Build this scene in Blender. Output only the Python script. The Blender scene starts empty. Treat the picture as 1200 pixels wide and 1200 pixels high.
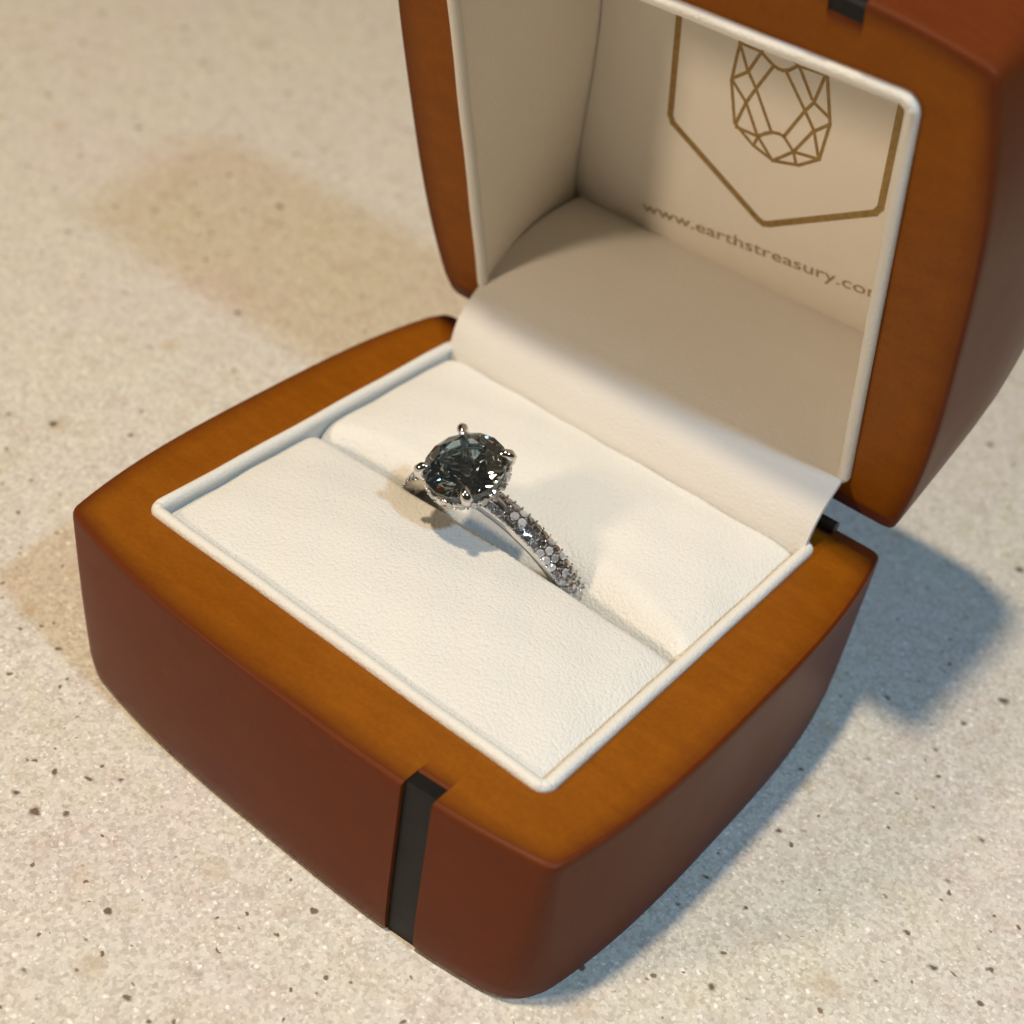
import bpy, bmesh, math, random
from mathutils import Vector, Matrix, Euler

random.seed(7)
MM = 0.001
scene = bpy.context.scene

# ---------------------------------------------------------------- camera
cam_data = bpy.data.cameras.new("camera")
cam = bpy.data.objects.new("camera", cam_data)
scene.collection.objects.link(cam)
cam.location = (55.110*MM, -81.879*MM, 101.141*MM)
cam.rotation_euler = (0.892574, -0.119643, 0.691813)
cam_data.sensor_width = 36.0
cam_data.lens = 1715.185/1200*36.0
cam_data.shift_x = (600-576.70)/1200
cam_data.shift_y = -(600-577.14)/1200
cam_data.clip_start = 0.005
cam_data.clip_end = 20.0
cam_data.dof.use_dof = True
cam_data.dof.focus_distance = 0.119
cam_data.dof.aperture_fstop = 32.0
scene.camera = cam

# ---------------------------------------------------------------- world (dim indoor surroundings)
world = bpy.data.worlds.new("World")
scene.world = world
world.use_nodes = True
world.node_tree.nodes["Background"].inputs[0].default_value = (1.0, 0.88, 0.76, 1)
world.node_tree.nodes["Background"].inputs[1].default_value = 0.032

# ---------------------------------------------------------------- lamps
def lamp(name, loc, target, size, power, color):
    d = bpy.data.lights.new(name, 'AREA')
    d.shape = 'DISK'; d.size = size; d.energy = power; d.color = color
    o = bpy.data.objects.new(name, d)
    scene.collection.objects.link(o)
    o.location = Vector(loc)*MM
    o.rotation_euler = (Vector(target)-Vector(loc)).to_track_quat('-Z', 'Y').to_euler()
    return o
lamp("warm_ceiling_lamp", (-84, -180, 905), (0, 0, 10), 0.056, 6.4, (1.0, 0.81, 0.57))
lamp("cool_side_lamp", (180, -40, 270), (0, 5, 15), 0.020, 0.48, (0.48, 0.73, 1.0))
lamp("far_room_lamp", (-300, -590, 385), (0, 0, 20), 0.11, 2.45, (1.0, 0.78, 0.56))

scene.view_settings.view_transform = 'Standard'
scene.view_settings.look = 'None'
scene.view_settings.exposure = 0.0
scene.view_settings.gamma = 1.0
scene.view_settings.use_curve_mapping = False
scene.render.engine = 'CYCLES'
scene.cycles.max_bounces = 14
scene.cycles.diffuse_bounces = 4
scene.cycles.transmission_bounces = 14
scene.cycles.glossy_bounces = 6
scene.cycles.caustics_reflective = False
scene.cycles.caustics_refractive = False

# ---------------------------------------------------------------- dimensions (mm), fitted
H = 18.345                 # base rim height
BW, BD = 26.256, 24.729    # half width / depth of the box at its corners
IW, ID = 22.0, 20.224      # half opening of the base (outside of the piping)
LW, LD = 21.72, 21.13      # half opening of the lid
BULGE = 2.2
YH, ZH, TH = 25.931, 19.318, 1.2743
LID_H = 23.0
GX0, GX1, GDEPTH = 13.65, 16.45, 1.7   # groove with the black inlay

def lid(p):
    x, y, z = p
    c, s = math.cos(-TH), math.sin(-TH)
    dy, dz = y-YH, z-ZH
    return (x, YH + c*dy - s*dz, ZH + s*dy + c*dz)

# ---------------------------------------------------------------- object helpers
def make(name, verts, faces, material, parent=None, smooth=None, lidspace=False, attr=None):
    if lidspace:
        verts = [lid(v) for v in verts]
    me = bpy.data.meshes.new(name)
    me.from_pydata([(v[0]*MM, v[1]*MM, v[2]*MM) for v in verts], [], faces)
    if attr:
        at = me.attributes.new('burnish', 'FLOAT', 'POINT')
        at.data.foreach_set('value', attr)
    bm = bmesh.new(); bm.from_mesh(me)
    bmesh.ops.remove_doubles(bm, verts=bm.verts, dist=1e-7)
    bmesh.ops.recalc_face_normals(bm, faces=bm.faces)
    bm.to_mesh(me); bm.free()
    if smooth is not None:
        for p in me.polygons: p.use_smooth = True
        me.set_sharp_from_angle(angle=math.radians(smooth))
    o = bpy.data.objects.new(name, me)
    scene.collection.objects.link(o)
    me.materials.append(material)
    if parent: o.parent = parent
    return o

def empty(name, loc=(0, 0, 0)):
    o = bpy.data.objects.new(name, None)
    o.empty_display_size = 0.01
    o.location = Vector(loc)*MM
    scene.collection.objects.link(o)
    return o

def grid_faces(nu, nv, wrap_u=False, wrap_v=False, off=0):
    f = []
    for i in range(nu if wrap_u else nu-1):
        for j in range(nv if wrap_v else nv-1):
            a = i*nv+j; b = ((i+1) % nu)*nv+j
            c = ((i+1) % nu)*nv+(j+1) % nv; d = i*nv+(j+1) % nv
            f.append((a+off, b+off, c+off, d+off))
    return f

def tube_path(pts, r, nseg=10, closed=False, radii=None):
    n = len(pts); P = [Vector(p) for p in pts]; verts = []
    prev = None
    for i in range(n):
        if closed: t = P[(i+1) % n]-P[i-1]
        else: t = P[min(i+1, n-1)]-P[max(i-1, 0)]
        t.normalize()
        if prev is None:
            u = t.orthogonal().normalized()
        else:
            u = (prev - t*prev.dot(t)).normalized()
        prev = u; v = t.cross(u)
        rr = radii[i] if radii else r
        for k in range(nseg):
            a = 2*math.pi*k/nseg
            verts.append(tuple(P[i]+(u*math.cos(a)+v*math.sin(a))*rr))
    faces = grid_faces(n, nseg, closed, True)
    if not closed:
        faces.append(tuple(range(nseg))); faces.append(tuple(range((n-1)*nseg, n*nseg)))
    return verts, faces

# ---------------------------------------------------------------- materials
def new_mat(name):
    m = bpy.data.materials.new(name); m.use_nodes = True
    nt = m.node_tree
    return m, nt, nt.nodes["Principled BSDF"]
def N(nt, typ, **kw):
    n = nt.nodes.new(typ)
    for k, v in kw.items(): setattr(n, k, v)
    return n
def noise(nt, vec, scale, detail=2, rough=.5):
    n = N(nt, 'ShaderNodeTexNoise'); n.inputs['Scale'].default_value = scale
    n.inputs['Detail'].default_value = detail; n.inputs['Roughness'].default_value = rough
    nt.links.new(vec, n.inputs['Vector']); return n
def ramp(nt, fac, stops):
    r = N(nt, 'ShaderNodeValToRGB')
    while len(r.color_ramp.elements) < len(stops): r.color_ramp.elements.new(0.5)
    for e, (p, c) in zip(r.color_ramp.elements, stops):
        e.position = p; e.color = (*c, 1) if len(c) == 3 else c
    nt.links.new(fac, r.inputs[0]); return r
def mix(nt, fac, a, b, blend='MIX'):
    m = N(nt, 'ShaderNodeMix', data_type='RGBA', blend_type=blend)
    for sock, v in ((m.inputs[0], fac), (m.inputs[6], a), (m.inputs[7], b)):
        if isinstance(v, (int, float)): sock.default_value = v
        elif isinstance(v, tuple): sock.default_value = (*v, 1)
        else: nt.links.new(v, sock)
    return m.outputs[2]
def maths(nt, op, a, b=None, c=None):
    m = N(nt, 'ShaderNodeMath', operation=op)
    for i, v in enumerate((a, b, c)):
        if v is None: continue
        if isinstance(v, (int, float)): m.inputs[i].default_value = v
        else: nt.links.new(v, m.inputs[i])
    return m.outputs[0]
def bump(nt, height, strength, dist, bsdf):
    b = N(nt, 'ShaderNodeBump'); b.inputs['Strength'].default_value = strength
    b.inputs['Distance'].default_value = dist
    nt.links.new(height, b.inputs['Height']); nt.links.new(b.outputs[0], bsdf.inputs['Normal'])

def mat_counter():
    m, nt, b = new_mat("speckled_countertop")
    co = N(nt, 'ShaderNodeTexCoord').outputs['Object']
    big = noise(nt, co, 38, 3)
    base = ramp(nt, big.outputs[0], [(.30, (.605, .55, .51)), (.5, (.60, .57, .51)), (.72, (.595, .575, .495))]).outputs[0]
    mid = noise(nt, co, 210, 3, .6)
    tint = ramp(nt, mid.outputs[0], [(.32, (.90, .83, .80)), (.46, (1, 1, 1)), (.56, (1.0, .99, .96)), (.70, (.92, .89, .80))]).outputs[0]
    base = mix(nt, .75, base, tint, 'MULTIPLY')
    # translucent grains
    v1 = N(nt, 'ShaderNodeTexVoronoi'); v1.inputs['Scale'].default_value = 2700
    nt.links.new(co, v1.inputs['Vector'])
    sep = N(nt, 'ShaderNodeSeparateColor'); nt.links.new(v1.outputs['Color'], sep.inputs[0])
    gn = noise(nt, co, 3300, 3, .65)
    gsum = maths(nt, 'ADD', maths(nt, 'MULTIPLY', sep.outputs[0], .45), maths(nt, 'MULTIPLY', gn.outputs[0], .75))
    g = ramp(nt, gsum, [(.30, (.77, .74, .71)), (.56, (1, 1, 1)), (.82, (1.2, 1.19, 1.18))]).outputs[0]
    col = mix(nt, 0.9, base, g, 'MULTIPLY')
    # pale flecks, soft edged, two sizes
    wn = noise(nt, co, 1900, 2)
    add = N(nt, 'ShaderNodeMixRGB', blend_type='ADD'); add.inputs[0].default_value = 0.0006
    nt.links.new(co, add.inputs[1]); nt.links.new(wn.outputs['Color'], add.inputs[2])
    for fsc, fth, fam in ((1250, .58, 1.0), (2300, .50, .95)):
        v2 = N(nt, 'ShaderNodeTexVoronoi'); v2.inputs['Scale'].default_value = fsc
        nt.links.new(add.outputs[0], v2.inputs['Vector'])
        s2 = N(nt, 'ShaderNodeSeparateColor'); nt.links.new(v2.outputs['Color'], s2.inputs[0])
        near = ramp(nt, v2.outputs['Distance'], [(.08, (1, 1, 1)), (.34, (0, 0, 0))]).outputs[0]
        sel = ramp(nt, s2.outputs[1], [(fth-.12, (0, 0, 0)), (.98, (1, 1, 1))]).outputs[0]
        col = mix(nt, maths(nt, 'MULTIPLY', maths(nt, 'MULTIPLY', near, sel), fam), col, (.95, .93, .88))
    # soft tan blots
    v3 = N(nt, 'ShaderNodeTexVoronoi'); v3.inputs['Scale'].default_value = 150
    nt.links.new(add.outputs[0], v3.inputs['Vector'])
    s3 = N(nt, 'ShaderNodeSeparateColor'); nt.links.new(v3.outputs['Color'], s3.inputs[0])
    blot = maths(nt, 'MULTIPLY', ramp(nt, v3.outputs['Distance'], [(.08, (1, 1, 1)), (.24, (0, 0, 0))]).outputs[0],
                 maths(nt, 'GREATER_THAN', s3.outputs[2], .72))
    col = mix(nt, maths(nt, 'MULTIPLY', blot, .5), col, (.47, .35, .22))
    # dark mineral specks, two sizes, irregular outline
    wn2 = noise(nt, co, 900, 2)
    for sc, thr, amt, seed in ((235, .15, .42, 0.0), (430, .17, .55, 3.3), (700, .20, .62, 7.1)):
        mp = N(nt, 'ShaderNodeMapping'); mp.inputs['Location'].default_value = (seed, seed*.7, 0)
        mp.inputs['Scale'].default_value = (1, 1.25, 1)
        a2 = N(nt, 'ShaderNodeMixRGB', blend_type='ADD'); a2.inputs[0].default_value = 0.0011
        nt.links.new(co, a2.inputs[1]); nt.links.new(wn2.outputs['Color'], a2.inputs[2])
        nt.links.new(a2.outputs[0], mp.inputs[0])
        v = N(nt, 'ShaderNodeTexVoronoi'); v.inputs['Scale'].default_value = sc
        nt.links.new(mp.outputs[0], v.inputs['Vector'])
        s = N(nt, 'ShaderNodeSeparateColor'); nt.links.new(v.outputs['Color'], s.inputs[0])
        rad = maths(nt, 'MULTIPLY', s.outputs[1], thr)
        inside = maths(nt, 'SUBTRACT', rad, v.outputs['Distance'])
        core = ramp(nt, maths(nt, 'MULTIPLY_ADD', inside, 8.0, .5), [(.12, (0, 0, 0)), (.45, (.28, .28, .28)), (.85, (1, 1, 1))]).outputs[0]
        gate = maths(nt, 'GREATER_THAN', s.outputs[0], amt)
        f = maths(nt, 'MULTIPLY', core, gate)
        dark = mix(nt, s.outputs[2], (.06, .034, .016), (.28, .18, .10))
        col = mix(nt, maths(nt, 'MULTIPLY', f, .88), col, dark)
    nt.links.new(col, b.inputs['Base Color'])
    b.inputs['Roughness'].default_value = .42
    b.inputs['Specular IOR Level'].default_value = .35
    bump(nt, sep.outputs[1], .25, 0.00003, b)
    return m

def mat_wood(name, light, dark, rough, coat, grain=1.0, spec=.2, burnish=None):
    m, nt, b = new_mat(name)
    co = N(nt, 'ShaderNodeTexCoord').outputs['Object']
    mp = N(nt, 'ShaderNodeMapping'); mp.inputs['Scale'].default_value = (1, 3.2, 1.6)
    nt.links.new(co, mp.inputs[0])
    n1 = noise(nt, mp.outputs[0], 260, 5, .62)
    n2 = noise(nt, co, 2300, 3, .6)
    n3 = noise(nt, co, 45, 2)
    f = maths(nt, 'ADD', maths(nt, 'MULTIPLY', n1.outputs[0], .45*grain),
              maths(nt, 'ADD', maths(nt, 'MULTIPLY', n2.outputs[0], .35*grain), maths(nt, 'MULTIPLY', n3.outputs[0], .35)))
    lo = .40*grain + .175 - .14
    c = ramp(nt, f, [(lo, dark), (lo+.28, light)]).outputs[0]
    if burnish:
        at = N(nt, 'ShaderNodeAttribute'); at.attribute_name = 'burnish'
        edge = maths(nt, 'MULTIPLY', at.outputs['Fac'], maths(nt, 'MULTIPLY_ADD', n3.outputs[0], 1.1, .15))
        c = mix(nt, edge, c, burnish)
    dv = N(nt, 'ShaderNodeTexVoronoi'); dv.inputs['Scale'].default_value = 170
    mp2 = N(nt, 'ShaderNodeMapping'); mp2.inputs['Scale'].default_value = (1, 1.6, .7); nt.links.new(co, mp2.inputs[0])
    nt.links.new(mp2.outputs[0], dv.inputs['Vector'])
    ds = N(nt, 'ShaderNodeSeparateColor'); nt.links.new(dv.outputs['Color'], ds.inputs[0])
    dust = maths(nt, 'MULTIPLY', maths(nt, 'LESS_THAN', dv.outputs['Distance'], maths(nt, 'MULTIPLY', ds.outputs[1], .028)),
                 maths(nt, 'GREATER_THAN', ds.outputs[0], .72))
    c = mix(nt, maths(nt, 'MULTIPLY', dust, .5), c, (.55, .42, .32))
    nt.links.new(c, b.inputs['Base Color'])
    rr_ = ramp(nt, n3.outputs[0], [(.3, (rough*.85,)*3), (.7, (rough*1.2,)*3)]).outputs[0]
    nt.links.new(rr_, b.inputs['Roughness'])
    b.inputs['Coat Weight'].default_value = coat
    b.inputs['Coat Roughness'].default_value = .22
    b.inputs['Specular IOR Level'].default_value = spec
    bump(nt, n2.outputs[0], .12, 0.00004, b)
    return m

def mat_leather(name, color, strength=.5, scale=1500, rough=.5):
    m, nt, b = new_mat(name)
    co = N(nt, 'ShaderNodeTexCoord').outputs['Object']
    wn = noise(nt, co, 1100, 2)
    add = N(nt, 'ShaderNodeMixRGB', blend_type='ADD'); add.inputs[0].default_value = 0.00028
    nt.links.new(co, add.inputs[1]); nt.links.new(wn.outputs['Color'], add.inputs[2])
    v = N(nt, 'ShaderNodeTexVoronoi', feature='F1'); v.inputs['Scale'].default_value = scale
    nt.links.new(add.outputs[0], v.inputs['Vector'])
    fine = noise(nt, co, scale*1.6, 2, .6)
    sq = maths(nt, 'MULTIPLY', v.outputs[0], v.outputs[0])
    h = maths(nt, 'ADD', maths(nt, 'MULTIPLY', sq, -1.2), maths(nt, 'MULTIPLY', fine.outputs[0], .40))
    big = noise(nt, co, 90, 3)
    c = ramp(nt, big.outputs[0], [(.3, tuple(x*.965 for x in color)), (.7, color)]).outputs[0]
    nt.links.new(c, b.inputs['Base Color'])
    b.inputs['Roughness'].default_value = rough
    b.inputs['Specular IOR Level'].default_value = .35
    b.inputs['Sheen Weight'].default_value = .05
    bump(nt, h, strength, 0.00009, b)
    return m

def mat_simple(name, color, rough=.5, metal=0.0, spec=.5, nscale=1500, amt=.08, bstr=0.0):
    m, nt, b = new_mat(name)
    co = N(nt, 'ShaderNodeTexCoord').outputs['Object']
    n = noise(nt, co, nscale, 3)
    c = ramp(nt, n.outputs[0], [(.3, tuple(x*(1-amt) for x in color)), (.7, tuple(min(1, x*(1+amt)) for x in color))]).outputs[0]
    nt.links.new(c, b.inputs['Base Color'])
    b.inputs['Roughness'].default_value = rough; b.inputs['Metallic'].default_value = metal
    b.inputs['Specular IOR Level'].default_value = spec
    if bstr: bump(nt, n.outputs[0], bstr, 0.00004, b)
    return m

def mat_gem(name, color, ior, rough=0.0, depth=None, trans=1.0):
    m, nt, b = new_mat(name)
    b.inputs['Base Color'].default_value = (*color, 1)
    b.inputs['Transmission Weight'].default_value = trans
    b.inputs['IOR'].default_value = ior
    b.inputs['Roughness'].default_value = rough
    if depth:
        co = N(nt, 'ShaderNodeTexCoord').outputs['Object']
        n = noise(nt, co, 420, 2)
        c = ramp(nt, n.outputs[0], [(.35, color), (.7, depth)]).outputs[0]
        nt.links.new(c, b.inputs['Base Color'])
    return m

M_counter = mat_counter()
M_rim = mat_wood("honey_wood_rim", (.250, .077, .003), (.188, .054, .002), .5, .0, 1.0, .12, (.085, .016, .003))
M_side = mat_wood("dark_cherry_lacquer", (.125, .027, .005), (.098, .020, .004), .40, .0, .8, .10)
M_front = M_side
M_leather = mat_leather("ivory_leatherette", (.71, .695, .645), .58, 3500)
M_strap = mat_leather("ivory_smooth_leatherette", (.73, .70, .645), .30, 3300)
M_piping = mat_leather("white_piping_leatherette", (.71, .69, .63), .35, 3300)
M_lining = mat_leather("ivory_lid_lining", (.80, .745, .65), .25, 3300, .6)
M_gold = mat_simple("gold_print", (.31, .195, .062), .42, .35, .4, 2200, .18)
M_letter = mat_simple("pale_gold_lettering", (.37, .26, .115), .5, .2, .4, 2600, .25)
M_black = mat_simple("black_inlay", (.007, .0065, .006), .5, 0, .2, 900, .3, .15)
M_hinge = mat_simple("dark_hinge_metal", (.05, .04, .03), .4, .8, .5)
M_metal = mat_simple("polished_white_gold", (.74, .72, .69), .13, 1.0, .5, 900, .05)
M_gem = mat_gem("grey_teal_sapphire", (.34, .50, .57), 1.77, 0.0, (.56, .60, .60))
M_diamond = mat_gem("diamond", (.97, .97, 1.0), 2.4, 0.0, None, .93)
_nt = M_diamond.node_tree
_gl = N(_nt, 'ShaderNodeBsdfGlossy'); _gl.inputs['Roughness'].default_value = .06; _gl.inputs['Color'].default_value = (.92, .93, .96, 1)
_oi = N(_nt, 'ShaderNodeObjectInfo')
_rr = ramp(_nt, _oi.outputs['Random'], [(0, (.30, .30, .30)), (.35, (.75, .75, .75)), (.65, (1, 1, 1))])
_nt.links.new(_rr.outputs[0], _nt.nodes["Principled BSDF"].inputs['Transmission Weight'])
_mx = N(_nt, 'ShaderNodeMixShader'); _mx.inputs[0].default_value = .30
_out = [n for n in _nt.nodes if n.type == 'OUTPUT_MATERIAL'][0]
_nt.links.new(_nt.nodes["Principled BSDF"].outputs[0], _mx.inputs[1]); _nt.links.new(_gl.outputs[0], _mx.inputs[2])
_nt.links.new(_mx.outputs[0], _out.inputs[0])

# ================================================================ countertop
def build_counter():
    X0, X1, Y0, Y1, T = -520, 420, -300, 460, 30
    v = []; r = 3.0
    prof = [(-r, -0.0)] + [(-r+r*math.sin(a), -r+r*math.cos(a)) for a in [math.pi/2*k/6 for k in range(1, 7)]] + [(0, -T)]
    rings = []
    for off, z in prof:
        rings.append([(X0-off, Y0-off, z), (X1+off, Y0-off, z), (X1+off, Y1+off, z), (X0-off, Y1+off, z)])
    verts = [p for ring in rings for p in ring]
    faces = grid_faces(len(rings), 4, False, True)
    faces.append((0, 1, 2, 3)); k = (len(rings)-1)*4; faces.append((k, k+1, k+2, k+3))
    o = make("countertop", verts, faces, M_counter, None, 40)
    o["kind"] = "structure"
    o["label"] = "speckled cream solid surface countertop under the box"
    return o
build_counter()

# ================================================================ ring box
box = empty("ring_box")
box["label"] = "open red-brown wooden ring box with ivory lining on the speckled countertop"
box["category"] = "ring box"

NS = 26
def plan_params(rc, W, D):
    """(side, t, groove flag) along the outline, or (side, None, s) on the corner after that side"""
    out = []
    for k in range(4):
        half = W if k in (0, 2) else D
        tt = 1-rc/half
        if k == 0:
            g0, g1 = GX0/W, GX1/W
            out += [(0, -tt+(g0-.02+tt)*i/20, 0) for i in range(21)]
            out += [(0, g0, 0), (0, g0, 1), (0, g1, 1), (0, g1, 0)]
            out += [(0, g1+.02+(tt-g1-.02)*i/7, 0) for i in range(8)]
        else:
            out += [(k, -tt+2*tt*i/NS, 0) for i in range(NS+1)]
        out += [(k, None, i/7) for i in range(1, 7)]
    return out
def outline(W, D, b, rc, groove):
    """outline, front side first (left to right), then right, back, left; rounded corners"""
    def side(k, t):
        bb = b*(1-abs(t)**3.0)
        if k == 0: return Vector((W*t, -D-bb))
        if k == 1: return Vector((W+bb, D*t))
        if k == 2: return Vector((-W*t, D))
        return Vector((-W-bb, -D*t))
    pts = []
    for k, t, q in plan_params(rc, W, D):
        if t is not None:
            p = side(k, t)
            if q: p = p+Vector((0, groove))
        else:
            nk = (k+1) % 4
            h0, h1 = (W, D) if k in (0, 2) else (D, W)
            p = side(k, 1-rc/h0)*(1-q)**2 + side(k, 1.0)*2*q*(1-q) + side(nk, -(1-rc/h1))*q*q
        pts.append(p)
    return pts
def ring3(pts, z): return [(p.x, p.y, z) for p in pts]
def inner_ring(w, d, r, rc, W, D):
    return [(p.x, p.y) for p in inner_pts(w, d, r, rc, W, D)]
def inner_pts(w, d, r, rc, W, D):
    def side(k, t, e=1.0):
        if k == 0: return Vector((w*t, -d))
        if k == 1: return Vector((w, d*t))
        if k == 2: return Vector((-w*t, d))
        return Vector((-w, -d*t))
    pts = []
    for k, t, q in plan_params(rc, W, D):
        h0, h1 = (w, d) if k in (0, 2) else (d, w)
        lim = 1-r/h0
        if t is not None:
            H0 = W if k in (0, 2) else D
            pts.append(side(k, max(-lim, min(lim, t*H0/h0))))
        else:
            nk = (k+1) % 4
            pts.append(side(k, lim)*(1-q)**2 + side(k, 1.0)*2*q*(1-q) + side(nk, -(1-r/h1))*q*q)
    return pts

def loft(rings):
    n = len(rings[0]); verts = [p for r in rings for p in r]
    assert all(len(r) == n for r in rings), [len(r) for r in rings]
    return verts, grid_faces(len(rings), n, False, True), n

def build_shell(name, prof, lidspace, iw, idd, well):
    """prof: list of (inset, z, corner radius) from closed end to rim"""
    YC = 22.7
    sgn = -1 if lidspace else 1          # lid is built upside down above the rim plane
    def cham(p, z):
        k = max(0.0, 1-abs(z-H)/4.0)
        return z - sgn*max(0.0, p.y-YC)*.22*k
    rings = []
    for ins, z, rc in prof:
        pts = outline(BW-ins, BD-ins, BULGE, rc, GDEPTH)
        rings.append([(p.x, p.y, cham(p, z)) for p in pts])
    verts, faces, n = loft(rings)
    faces.append(tuple(range(n)))
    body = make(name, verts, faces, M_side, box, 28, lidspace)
    ins, z, rc = prof[-1]
    ref = outline(BW-ins, BD-ins, BULGE, rc, GDEPTH)
    inn = inner_ring(iw, idd, 1.0, rc, BW-ins, BD-ins)
    outer = [(p.x, p.y, cham(p, z)) for p in ref]
    midr = [(p.x, min(p.y, YC), z) for p in ref]
    def between(t): return [(p[0]+(q[0]-p[0])*t, p[1]+(q[1]-p[1])*t, z) for p, q in zip(midr, inn)]
    rr = [midr, between(.12), between(.30), [(a, b, z) for a, b in inn], [(a, b, well) for a, b in inn]]
    v2, f2, n2 = loft(rr)
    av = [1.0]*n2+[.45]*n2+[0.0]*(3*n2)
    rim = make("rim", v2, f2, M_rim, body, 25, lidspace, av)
    # dark bevel towards the hinge
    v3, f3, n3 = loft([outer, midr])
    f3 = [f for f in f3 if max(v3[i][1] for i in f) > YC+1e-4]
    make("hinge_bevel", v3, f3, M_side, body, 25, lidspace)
    return body, rim

bprof = [(1.2, 0.02, 3.4), (.65, .08, 3.4), (.34, .36, 3.3), (.16, .9, 3.2), (.06, 2.2, 3.0), (.0, 5.5, 2.6), (0, 9, 1.9), (0.0, 13, 1.4),
         (.0, H-.8, .95), (.02, H-.38, .9), (.08, H-.17, .9), (.20, H-.05, .9), (.36, H, .9)]
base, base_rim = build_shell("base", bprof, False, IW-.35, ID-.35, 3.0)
lprof = [(6.0, H+LID_H, 5.0), (3.2, H+LID_H-.30, 5.0), (1.8, H+LID_H-.9, 4.8), (.9, H+LID_H-1.9, 4.6), (.4, H+LID_H-3.4, 4.2), (.15, H+LID_H-6.0, 3.6),
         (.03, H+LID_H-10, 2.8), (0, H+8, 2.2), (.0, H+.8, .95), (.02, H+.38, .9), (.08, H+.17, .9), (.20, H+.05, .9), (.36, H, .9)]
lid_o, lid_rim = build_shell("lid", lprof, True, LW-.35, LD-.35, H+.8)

# black inlay strips sitting in the grooves
def inlay(prof, lidspace, parent):
    rings = []
    for ins, z, rc in prof:
        ins = min(ins, .2) if not lidspace else ins
        W, D = BW-ins, BD-ins
        def yy(x): return -D-BULGE*(1-abs(x/W)**3.0)
        a, b = GX0+.03, GX1-.03
        rings.append([(a, yy(a)+.40, z), (b, yy(b)+.40, z), (b, yy(b)+GDEPTH+.4, z), (a, yy(a)+GDEPTH+.4, z)])
    v, f, n = loft(rings)
    f.append((0, 1, 2, 3)); k = (len(rings)-1)*4; f.append((k, k+1, k+2, k+3))
    return make("inlay_strip", v, f, M_black, parent, 30, lidspace)
inlay([(i, z, r) for i, z, r in bprof if z < H-.2]+[(.2, H-.12, 1)], False, base)
inlay([(i, z, r) for i, z, r in lprof if z > H+.2][2:]+[(.2, H+.12, 1)], True, lid_o)

# piping
def rrect(w, d, r, n=9):
    pts = []
    for cx, cy, a0 in ((w-r, -d+r, -90), (w-r, d-r, 0), (-w+r, d-r, 90), (-w+r, -d+r, 180)):
        for i in range(n):
            a = math.radians(a0+90*i/(n-1)); pts.append((cx+r*math.cos(a), cy+r*math.sin(a)))
    out = []
    for i, p in enumerate(pts):
        q = pts[(i+1) % len(pts)]
        out.append(p)
        if math.dist(p, q) > 5:
            for k in range(1, 12): out.append((p[0]+(q[0]-p[0])*k/12, p[1]+(q[1]-p[1])*k/12))
    return out
def wob(i, a): return 1.6*a*math.sin(i*1.7)+a*math.sin(i*.61+2)
pv, pf = tube_path([(x, y, H+.08+wob(i, .03)) for i, (x, y) in enumerate(rrect(IW-.58, ID-.58, .8))], .58, 12, True)
make("piping", pv, pf, M_piping, base, 60)
pv, pf = tube_path([(x, y, H-.10+wob(i, .03)) for i, (x, y) in enumerate(rrect(LW-.58, LD-.58, .9))], .58, 12, True)
make("piping", pv, pf, M_piping, lid_o, 60, True)
# white inner lip of the base tray below the piping
def tray(w, d, z0, z1, parent, lidspace, mat, name):
    a = rrect(w, d, .8)
    rings = [[(x, y, z0) for x, y in a], [(x, y, z1) for x, y in a]]
    v, f, n = loft(rings)
    f.append(tuple(range(n, 2*n)))
    return make(name, v, f, mat, parent, 40, lidspace)
tray(IW-.85, ID-.85, H+.05, 1.2, base, False, M_piping, "tray_lining")

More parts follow.
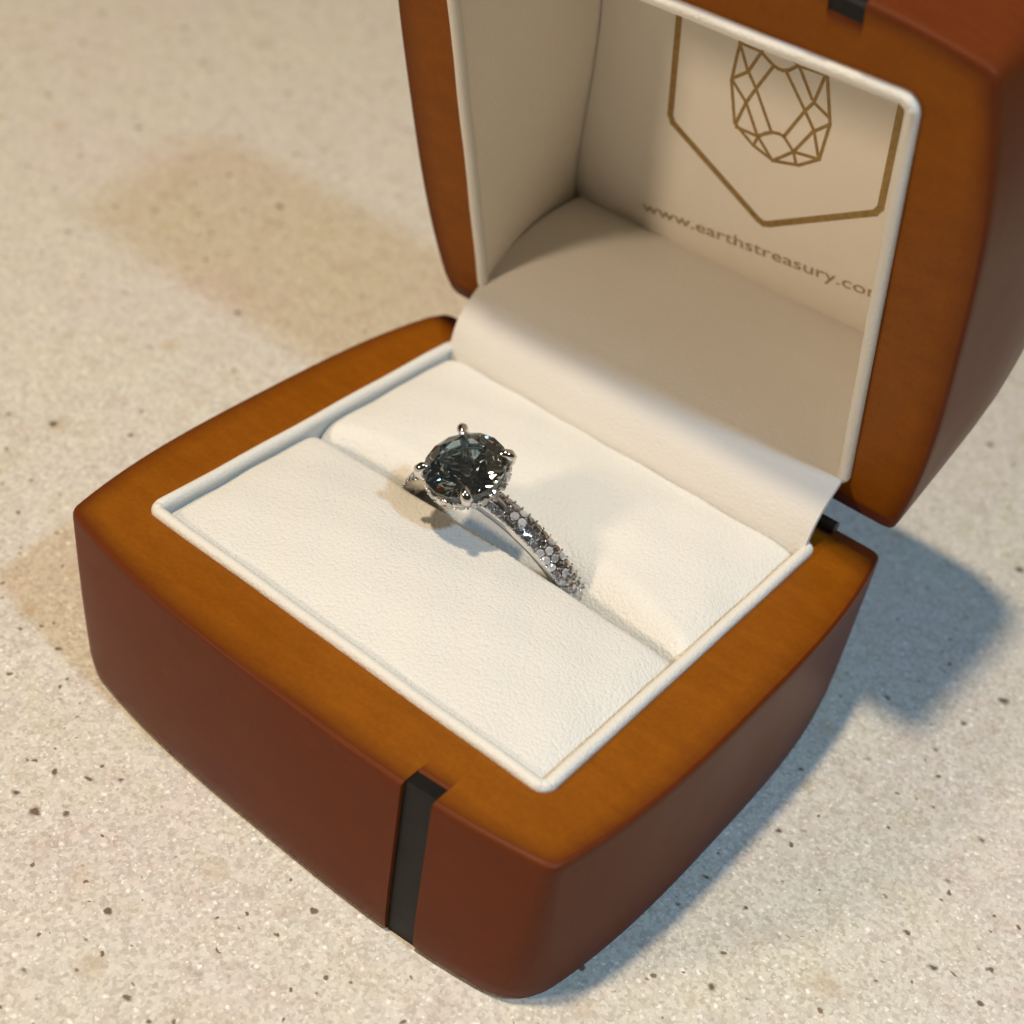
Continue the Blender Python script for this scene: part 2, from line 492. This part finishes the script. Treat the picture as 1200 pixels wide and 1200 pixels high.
# cushions: two rolls with the slot between
def smooth01(t): t = max(0, min(1, t)); return t*t*(3-2*t)
def cushion(y_out, sgn, name):
    """sgn=-1 the front roll, +1 the rear roll"""
    L = IW-1.0
    xs = [-L, -L] + [-L+.9*(1-math.cos(math.pi/2*i/6)) for i in range(1, 7)]
    n = 60
    xs += [-L+.9+(2*L-1.8)*i/n for i in range(1, n)]
    xs += [L-.9*(1-math.cos(math.pi/2*(6-i)/6)) for i in range(0, 6)] + [L, L]
    secs = []
    for i, x in enumerate(xs):
        ex = abs(x)-(L-3.0)
        drop = 1.1*(1-math.sqrt(max(0, 1-min(1, ex/3.0)**2))) if ex > 0 else 0
        m = max(0, 1-(x/19.8)**2)
        if sgn < 0:
            ry = 1.9+.3*m**.8; yin = -.32+.35*m**1.5; dz = 2.4+5.0*m**.45
        else:
            ry = 2.6+3.2*m**.9; yin = -.42+.75*m**1.5; dz = 2.4+5.4*m**.45
        crown = 1.45*(1-abs(x/L)**2.6)
        pts = []
        yo = sgn*y_out
        # outside wall and shoulder
        ro = 1.1
        for k in range(7):
            a = math.pi/2*k/6
            pts.append((yo-sgn*ro*(1-math.cos(a)), -ro+ro*math.sin(a)))
        pts.insert(0, (yo, -5.0))
        ya, yb = yo-sgn*ro, yin+sgn*ry
        for k in range(1, 14):
            t = k/13; y = ya+(yb-ya)*t
            pts.append((y, crown*math.sin(math.pi*t*.85+.0)*.9))
        zend = pts[-1][1]
        for k in range(1, 13):
            a = math.pi/2*k/12
            pts.append((yb-sgn*ry*math.sin(a), zend-(dz)*(1-math.cos(a))))
        pts.append((yin, -9.0))
        for q in range(len(pts)):
            y, z = pts[q]
            wr = .05*math.sin(x*.9+y*.6)+.04*math.sin(x*.37-y*1.1+sgn)
            pts[q] = (y, z+(wr if -3 < z else 0))
        top = H-.05
        if i in (0, len(xs)-1): secs.append([(x, y, min(top+z, H-5)) for y, z in pts])
        else: secs.append([(x, y, top+z-drop) for y, z in pts])
    v = [p for s in secs for p in s]; m_ = len(secs[0])
    f = grid_faces(len(secs), m_)
    f += [tuple(range(m_)), tuple(range((len(secs)-1)*m_, len(secs)*m_))]
    # underside
    for i in range(len(secs)-1): f.append((i*m_, (i+1)*m_, (i+1)*m_+m_-1, i*m_+m_-1))
    return make(name, v, f, M_leather, box, 70)
c1 = cushion(ID-1.02, -1, "cushion"); c1["label"] = "front ivory cushion roll"
c2 = cushion(ID-1.35, 1, "cushion"); c2["label"] = "rear ivory cushion roll"

# strap: curved leatherette flap from the tray to the lid
sp = [(18.75, 14.0), (18.8, 17.6), (18.95, 19.2), (19.55, 21.3), (20.7, 22.9), (22.3, 24.3), (24.6, 26.05), (27.1, 27.4), (29.5, 28.3), (31.8, 28.95), (34.3, 29.25), (36.8, 29.35), (39.0, 29.25), (41.5, 28.9)]
def catmull(P, m=4):
    out = []
    for i in range(len(P)-1):
        p0, p1, p2, p3 = P[max(i-1, 0)], P[i], P[i+1], P[min(i+2, len(P)-1)]
        for k in range(m):
            t = k/m
            out.append(tuple(.5*((2*b)+(-a+c)*t+(2*a-5*b+4*c-d)*t*t+(-a+3*b-3*c+d)*t**3) for a, b, c, d in zip(p0, p1, p2, p3)))
    out.append(P[-1]); return out
def strap():
    prof = catmull(sp); v = []; nx = 24; T = .55
    def hw(i): return 21.15-.5*max(0, (4-i)/4) if i < 4 else 21.15
    loops = []
    n = len(prof)
    for i, (y, z) in enumerate(prof):
        a = prof[max(i-1, 0)]; b = prof[min(i+1, n-1)]
        ty, tz = b[0]-a[0], b[1]-a[1]; l = math.hypot(ty, tz); ny, nz = tz/l, -ty/l   # points back/down
        w = 21.2
        row = []
        for k in range(nx+1):
            x = -w+2*w*k/nx
            s = .10*math.sin(x*.22+i*.1)
            row.append((x, y+ny*s*.5, z-nz*s*.5))
        for k in range(nx, -1, -1):
            x = -w+2*w*k/nx
            row.append((x, y+ny*T, z+nz*T))
        loops.append(row)
    v, f, m = loft(loops)
    f += [tuple(range(m)), tuple(range((n-1)*m, n*m))]
    return make("strap", v, f, M_strap, box, 50)
st = strap(); st["label"] = "curved ivory flap bridging cushion and lid"

# lid lining: walls tapering to the tilted back panel
def pdepth(y): return H+18.0-.09*(y+5)
def pw(y): return 19.9+2.35*smooth01((y+4)/25)     # half width of the panel at y
def lid_lining():
    ys = [-19.6+41.6*i/30 for i in range(31)]
    v = []; f = []
    # panel: pillowed pad
    nx = 28
    for y in ys:
        w = pw(y)
        for k in range(nx+1):
            u = -1+2*k/nx
            e = max(abs(u)**8, abs((y-1.2)/20.8)**10)
            v.append((u*w, y, pdepth(y)+.9*e))
    f = grid_faces(len(ys), nx+1)
    panel = make("back_panel", v, f, M_lining, lid_o, 60, True)
    # walls
    def wall(pts_rim, pts_in, name):
        v = []; n = len(pts_rim); m = 8
        for a, b in zip(pts_rim, pts_in):
            for k in range(m+1):
                t = k/m; v.append(tuple(a[q]+(b[q]-a[q])*t for q in range(3)))
        make(name, v, grid_faces(n, m+1), M_lining, lid_o, 60, True)
    w, d = LW-.95, LD-.95
    for sg in (-1, 1):
        wall([(sg*w, -d+2*d*i/20, H) for i in range(21)],
             [(sg*(pw(-19.6+41.6*i/20)+.12), -19.6+41.6*i/20, pdepth(-19.6+41.6*i/20)+1.3) for i in range(21)], "side_lining")
    wall([(-w+2*w*i/20, -d, H) for i in range(21)], [(-20.1+40.2*i/20, -19.7, pdepth(-19.6)+1.3) for i in range(21)], "top_lining")
    wall([(-w+2*w*i/20, d, H+2) for i in range(21)], [(-22.2+44.4*i/20, 22.05, pdepth(22)+1.3) for i in range(21)], "bottom_lining")
    return panel
lid_lining()

# hinges at both ends of the flap
for sx in (-1, 1):
    v, f = tube_path([(sx*17.5, 23.2, H+.75), (sx*21.95, 23.2, H+.75)], .6, 14)
    make("hinge", v, f, M_hinge, box, 40)

# ---------------------------------------------------------------- gold print on the lid panel
def ribbon(lines, wd, name, closed=False, lift=.02):
    v = []; f = []
    for li in lines:
        P = [Vector(p) for p in li]; n = len(P)
        for i in range(n if closed else n-1):
            a, b = P[i], P[(i+1) % n]
            d = (b-a).normalized(); nrm = Vector((-d.y, d.x))*wd/2
            a2, b2 = a-d*wd*.32, b+d*wd*.32
            m = max(1, int((b2-a2).length/1.0)); k0 = len(v)
            for q in range(m+1):
                c = a2.lerp(b2, q/m)
                for s in (1, -1):
                    p = c+nrm*s; v.append((p.x, p.y, pdepth(p.y)-lift-.0015*(len(f) % 7)))
            for q in range(m):
                k = k0+2*q; f.append((k, k+1, k+3, k+2))
    return make(name, v, f, M_gold, lid_o, None, True)

hexa = [(-10.62, -7.6), (-10.62, 5.35), (-10.25, 6.1), (.35, 12.45), (1.0, 12.65), (1.65, 12.4), (11.9, 6.2), (12.3, 5.45), (12.1, -7.6), (.8, -14.4)]
ribbon([hexa], .68, "shield_outline", True)
gl = [
 [(-3.93,-4.98),(-4.17,-3.23),(-4.40,-0.80),(-3.52,3.30),(-1.34,4.73),(1.01,5.46),(3.67,4.77),(5.58,3.30),(6.00,-0.56),(4.95,-4.91),(4.2,-5.9),(2.94,-6.55),(.59,-7.28),(-2.07,-6.59),(-3.93,-4.98)],
 [(-4.04,-4.81),(-2.92,-2.56),(-1.73,-0.94),(0.46,2.72)],
 [(-1.79,-4.59),(-2.82,-2.34),(-4.30,-1.10)],
 [(-0.35,-3.87),(-1.81,-0.97),(-2.60,0.74),(-3.38,3.24)],
 [(-4.27,-0.85),(-2.60,0.74),(-0.92,3.72)],
 [(-3.33,3.63),(-1.07,3.64),(0.51,2.62)],
 [(-0.92,3.72),(-1.25,4.83)],
 [(-0.77,3.79),(0.95,5.49)],
 [(0.95,5.49),(2.93,3.64),(4.48,0.87),(6.00,-0.56)],
 [(1.73,2.52),(3.39,-0.85),(4.11,-1.99),(4.71,-4.77)],
 [(4.11,-1.99),(5.83,-1.14)],
 [(0.90,-3.91),(3.39,-0.85),(4.58,0.69),(5.49,3.20)],
 [(2.22,-4.68),(3.88,-2.22)],
 [(2.06,-4.86),(4.74,-4.97)],
 [(2.93,3.64),(5.58,3.30)],
 [(2.93,3.64),(3.40,4.82)],
 [(-0.80,3.60),(-0.13,2.94),(0.51,2.60),(1.24,2.45),(1.73,2.55),(2.93,3.64)],
 [(-1.73,-4.67),(-0.35,-3.91),(0.13,-3.80),(0.59,-3.79),(1.21,-4.06),(2.12,-4.89)],
 [(-4.04,-4.81),(-1.81,-4.76)], [(1.36,-5.16),(2.12,-4.89)], [(-1.79,-4.65),(-1.34,-5.46),(.65,-7.28),(1.36,-5.16)]]
ribbon(gl, .33, "gem_emblem")

def lettering():
    cu = bpy.data.curves.new("lettering", 'FONT'); cu.body = "www.earthstreasury.com"
    cu.size = 1.0; cu.resolution_u = 3; cu.space_character = 1.0
    tmp = bpy.data.objects.new("lettering_src", cu); scene.collection.objects.link(tmp)
    dg = bpy.context.evaluated_depsgraph_get()
    me = bpy.data.meshes.new_from_object(tmp.evaluated_get(dg))
    xs = [v.co.x for v in me.vertices]; ln = max(xs)-min(xs); x0 = min(xs)
    A = Vector((-12.95, 17.67)); B = Vector((14.75, 15.1))
    d = (B-A); s = d.length/ln; d.normalize(); up = Vector((d.y, -d.x))
    if up.y > 0: up = -up
    sy = 1.8
    verts = []
    for v in me.vertices:
        p = A+d*((v.co.x-x0)*s)+up*(v.co.y*sy)
        verts.append((p.x, p.y, pdepth(p.y)-.03))
    faces = [tuple(p.vertices) for p in me.polygons]
    bpy.data.objects.remove(tmp); 
    return make("lettering", verts, faces, M_letter, lid_o, None, True)
lettering()

# ================================================================ engagement ring
ring = empty("engagement_ring", (-.45, 1.67, 13.75))
ring.rotation_mode = 'QUATERNION'
ring.rotation_quaternion = (Matrix.Rotation(.34, 3, 'X') @ Matrix.Rotation(-.10, 3, 'Y')).to_quaternion()
ring["label"] = "white metal ring with round dark grey stone standing in the cushion slot"
ring["category"] = "ring"
RO, HG, RG = 10.45, 2.6, 3.64        # band outside radius, girdle height above the band, stone radius
GZ = RO+HG

def band():
    v = []; n = 120
    # cross-section (y, dr): slightly domed top, polished sides, rounded inside
    for i in range(n):
        a = 2*math.pi*i/n      # 0 = top
        top = math.cos(a)
        hw = .98+.17*max(0, top)          # half width
        th = 1.45+.15*max(0, top)
        sec = [(-hw*.70, 0), (-hw*.92, -.10), (-hw, -.32), (-hw, -th*.7), (-hw*.8, -th*.95), (-hw*.3, -th), (hw*.3, -th), (hw*.8, -th*.95),
               (hw, -th*.7), (hw, -.32), (hw*.92, -.10), (hw*.70, 0), (0, .03)]
        for y, dr in sec:
            r = RO-.12+dr
            v.append((r*math.sin(a), y, r*math.cos(a)))
    o = make("band", v, grid_faces(n, 13, True, True), M_metal, ring, 40)
    return o
band_o = band()

def hull_mesh(name, pts, mat):
    bm = bmesh.new()
    for p in pts: bm.verts.new(Vector(p)*MM)
    bmesh.ops.convex_hull(bm, input=bm.verts)
    bmesh.ops.dissolve_limit(bm, angle_limit=math.radians(.6), verts=bm.verts, edges=bm.edges)
    bmesh.ops.recalc_face_normals(bm, faces=bm.faces)
    me = bpy.data.meshes.new(name); bm.to_mesh(me); bm.free()
    me.materials.append(mat); return me
def pol(r, a, z): return (r*math.cos(math.radians(a)), r*math.sin(math.radians(a)), z)
def brilliant(R):
    P = []
    for k in range(8):
        P += [pol(.57*R, 45*k, .30*R), pol(.765*R, 45*k+22.5, (.30-.651*(.765*math.cos(math.radians(22.5))-.57))*R)]
        P += [pol(.30*R, 45*k+22.5, (-.03-.84*(1-.30*math.cos(math.radians(22.5))))*R)]
    for k in range(16):
        P += [pol(R, 22.5*k, .02*R), pol(R, 22.5*k, -.03*R)]
    P.append((0, 0, -.87*R))
    return P
gm = bpy.data.objects.new("gemstone", hull_mesh("gemstone", brilliant(RG), M_gem))
scene.collection.objects.link(gm); gm.parent = ring; gm.location = (0, 0, GZ*MM)
gm.rotation_euler = (0, 0, math.radians(19))
gm["label"] = "round faceted dark grey-teal centre stone"

def single_cut(R):
    P = []
    for k in range(8):
        P += [pol(.58*R, 45*k, .30*R), pol(R, 45*k+22.5, .02*R), pol(R, 45*k+22.5, -.04*R)]
    P.append((0, 0, -.80*R)); return P
DM = hull_mesh("diamond", single_cut(1.0), M_diamond)

def place_diamond(parent, loc, normal, r, spin):
    o = bpy.data.objects.new("diamond", DM); scene.collection.objects.link(o)
    o.parent = parent
    q = Vector(normal).to_track_quat('Z', 'Y')
    o.location = Vector(loc)*MM
    o.rotation_mode = 'QUATERNION'
    o.rotation_quaternion = q @ Euler((0, 0, spin)).to_quaternion()
    o.scale = (r, r, r)
    return o

beads = []
# three staggered rows of small stones on the shoulders
DR = .405
step = 2*DR*1.03/RO
for sg in (-1, 1):
    for row in (-1, 0, 1):
        for k in range(14):
            a = sg*(.27+step*(k+(.5 if row == 0 else 0)))
            lean = .45*row
            y = row*.76
            r = RO+.02-.10*abs(row)
            nr = Vector((math.sin(a)*math.cos(lean), math.sin(lean), math.cos(a)*math.cos(lean)))
            nr += Vector((random.uniform(-.07, .07), random.uniform(-.07, .07), random.uniform(-.07, .07)))
            place_diamond(band_o, (r*math.sin(a), y, r*math.cos(a)), nr.normalized(), DR, random.random()*6)
            if row:
                a2 = a+sg*step*.5
                for yy, rb in ((row*.40, .11), (row*1.08, .12)):
                    rr2 = RO+.06-.16*(abs(yy) > .6)
                    beads.append((Vector((rr2*math.sin(a2), yy, rr2*math.cos(a2))), rb))
def spheres(items, name, parent, mat):
    bm = bmesh.new()
    for c, r in items:
        bmesh.ops.create_icosphere(bm, subdivisions=2, radius=r*MM, matrix=Matrix.Translation(c*MM))
    me = bpy.data.meshes.new(name); bm.to_mesh(me); bm.free()
    for p in me.polygons: p.use_smooth = True
    me.materials.append(mat)
    o = bpy.data.objects.new(name, me); scene.collection.objects.link(o); o.parent = parent
    o["kind"] = "stuff"
    return o
spheres(beads, "bead_setting", band_o, M_metal)

# setting: basket rails, halo below the girdle, prongs
def torus(R, r, z, name, parent, n=64):
    v, f = tube_path([(R*math.cos(2*math.pi*i/n), R*math.sin(2*math.pi*i/n), z) for i in range(n)], r, 10, True)
    return make(name, v, f, M_metal, parent, 60)
halo = torus(RG-.28, .36, GZ-1.05, "halo", ring)
torus(2.15, .30, GZ-2.2, "basket_rail", ring)
hb = []
NH = 22
for k in range(NH):
    a = 2*math.pi*(k+.5)/NH
    nr = Vector((math.cos(a)*.80, math.sin(a)*.80, .28)).normalized()
    c = Vector((math.cos(a)*(RG-.02), math.sin(a)*(RG-.02), GZ-.98))
    place_diamond(halo, c, nr, .44, random.random()*6)
    for dz in (.36, -.36):
        a2 = a+math.pi/NH
        hb.append((Vector((math.cos(a2)*(RG+.08), math.sin(a2)*(RG+.08), GZ-.98+dz*.9)), .11))
spheres(hb, "bead_setting", halo, M_metal)
for k in range(4):
    a = math.pi/4+k*math.pi/2-.03
    ca, sa = math.cos(a), math.sin(a)
    path = [(1.2, -3.2), (1.75, -2.8), (2.5, -1.9), (3.35, -.95), (RG+.16, -.35), (RG+.30, .05), (RG+.18, .38), (RG-.10, .58), (RG-.46, .62), (RG-.80, .58)]
    rad = [.34, .34, .34, .38, .44, .50, .52, .46, .34, .12]
    v, f = tube_path([(r*ca, r*sa, GZ+z) for r, z in path], .35, 12, False, rad)
    make("prong", v, f, M_metal, ring, 50)
# bridge between basket and shoulders
for sg in (-1, 1):
    v, f = tube_path([(sg*x, 0, z) for x, z in ((1.3, GZ-2.3), (2.0, GZ-2.6), (2.9, RO-.6), (3.9, RO-1.15))], .5, 12, False, [.3, .4, .5, .45])
    make("shoulder_bridge", v, f, M_metal, ring, 50)
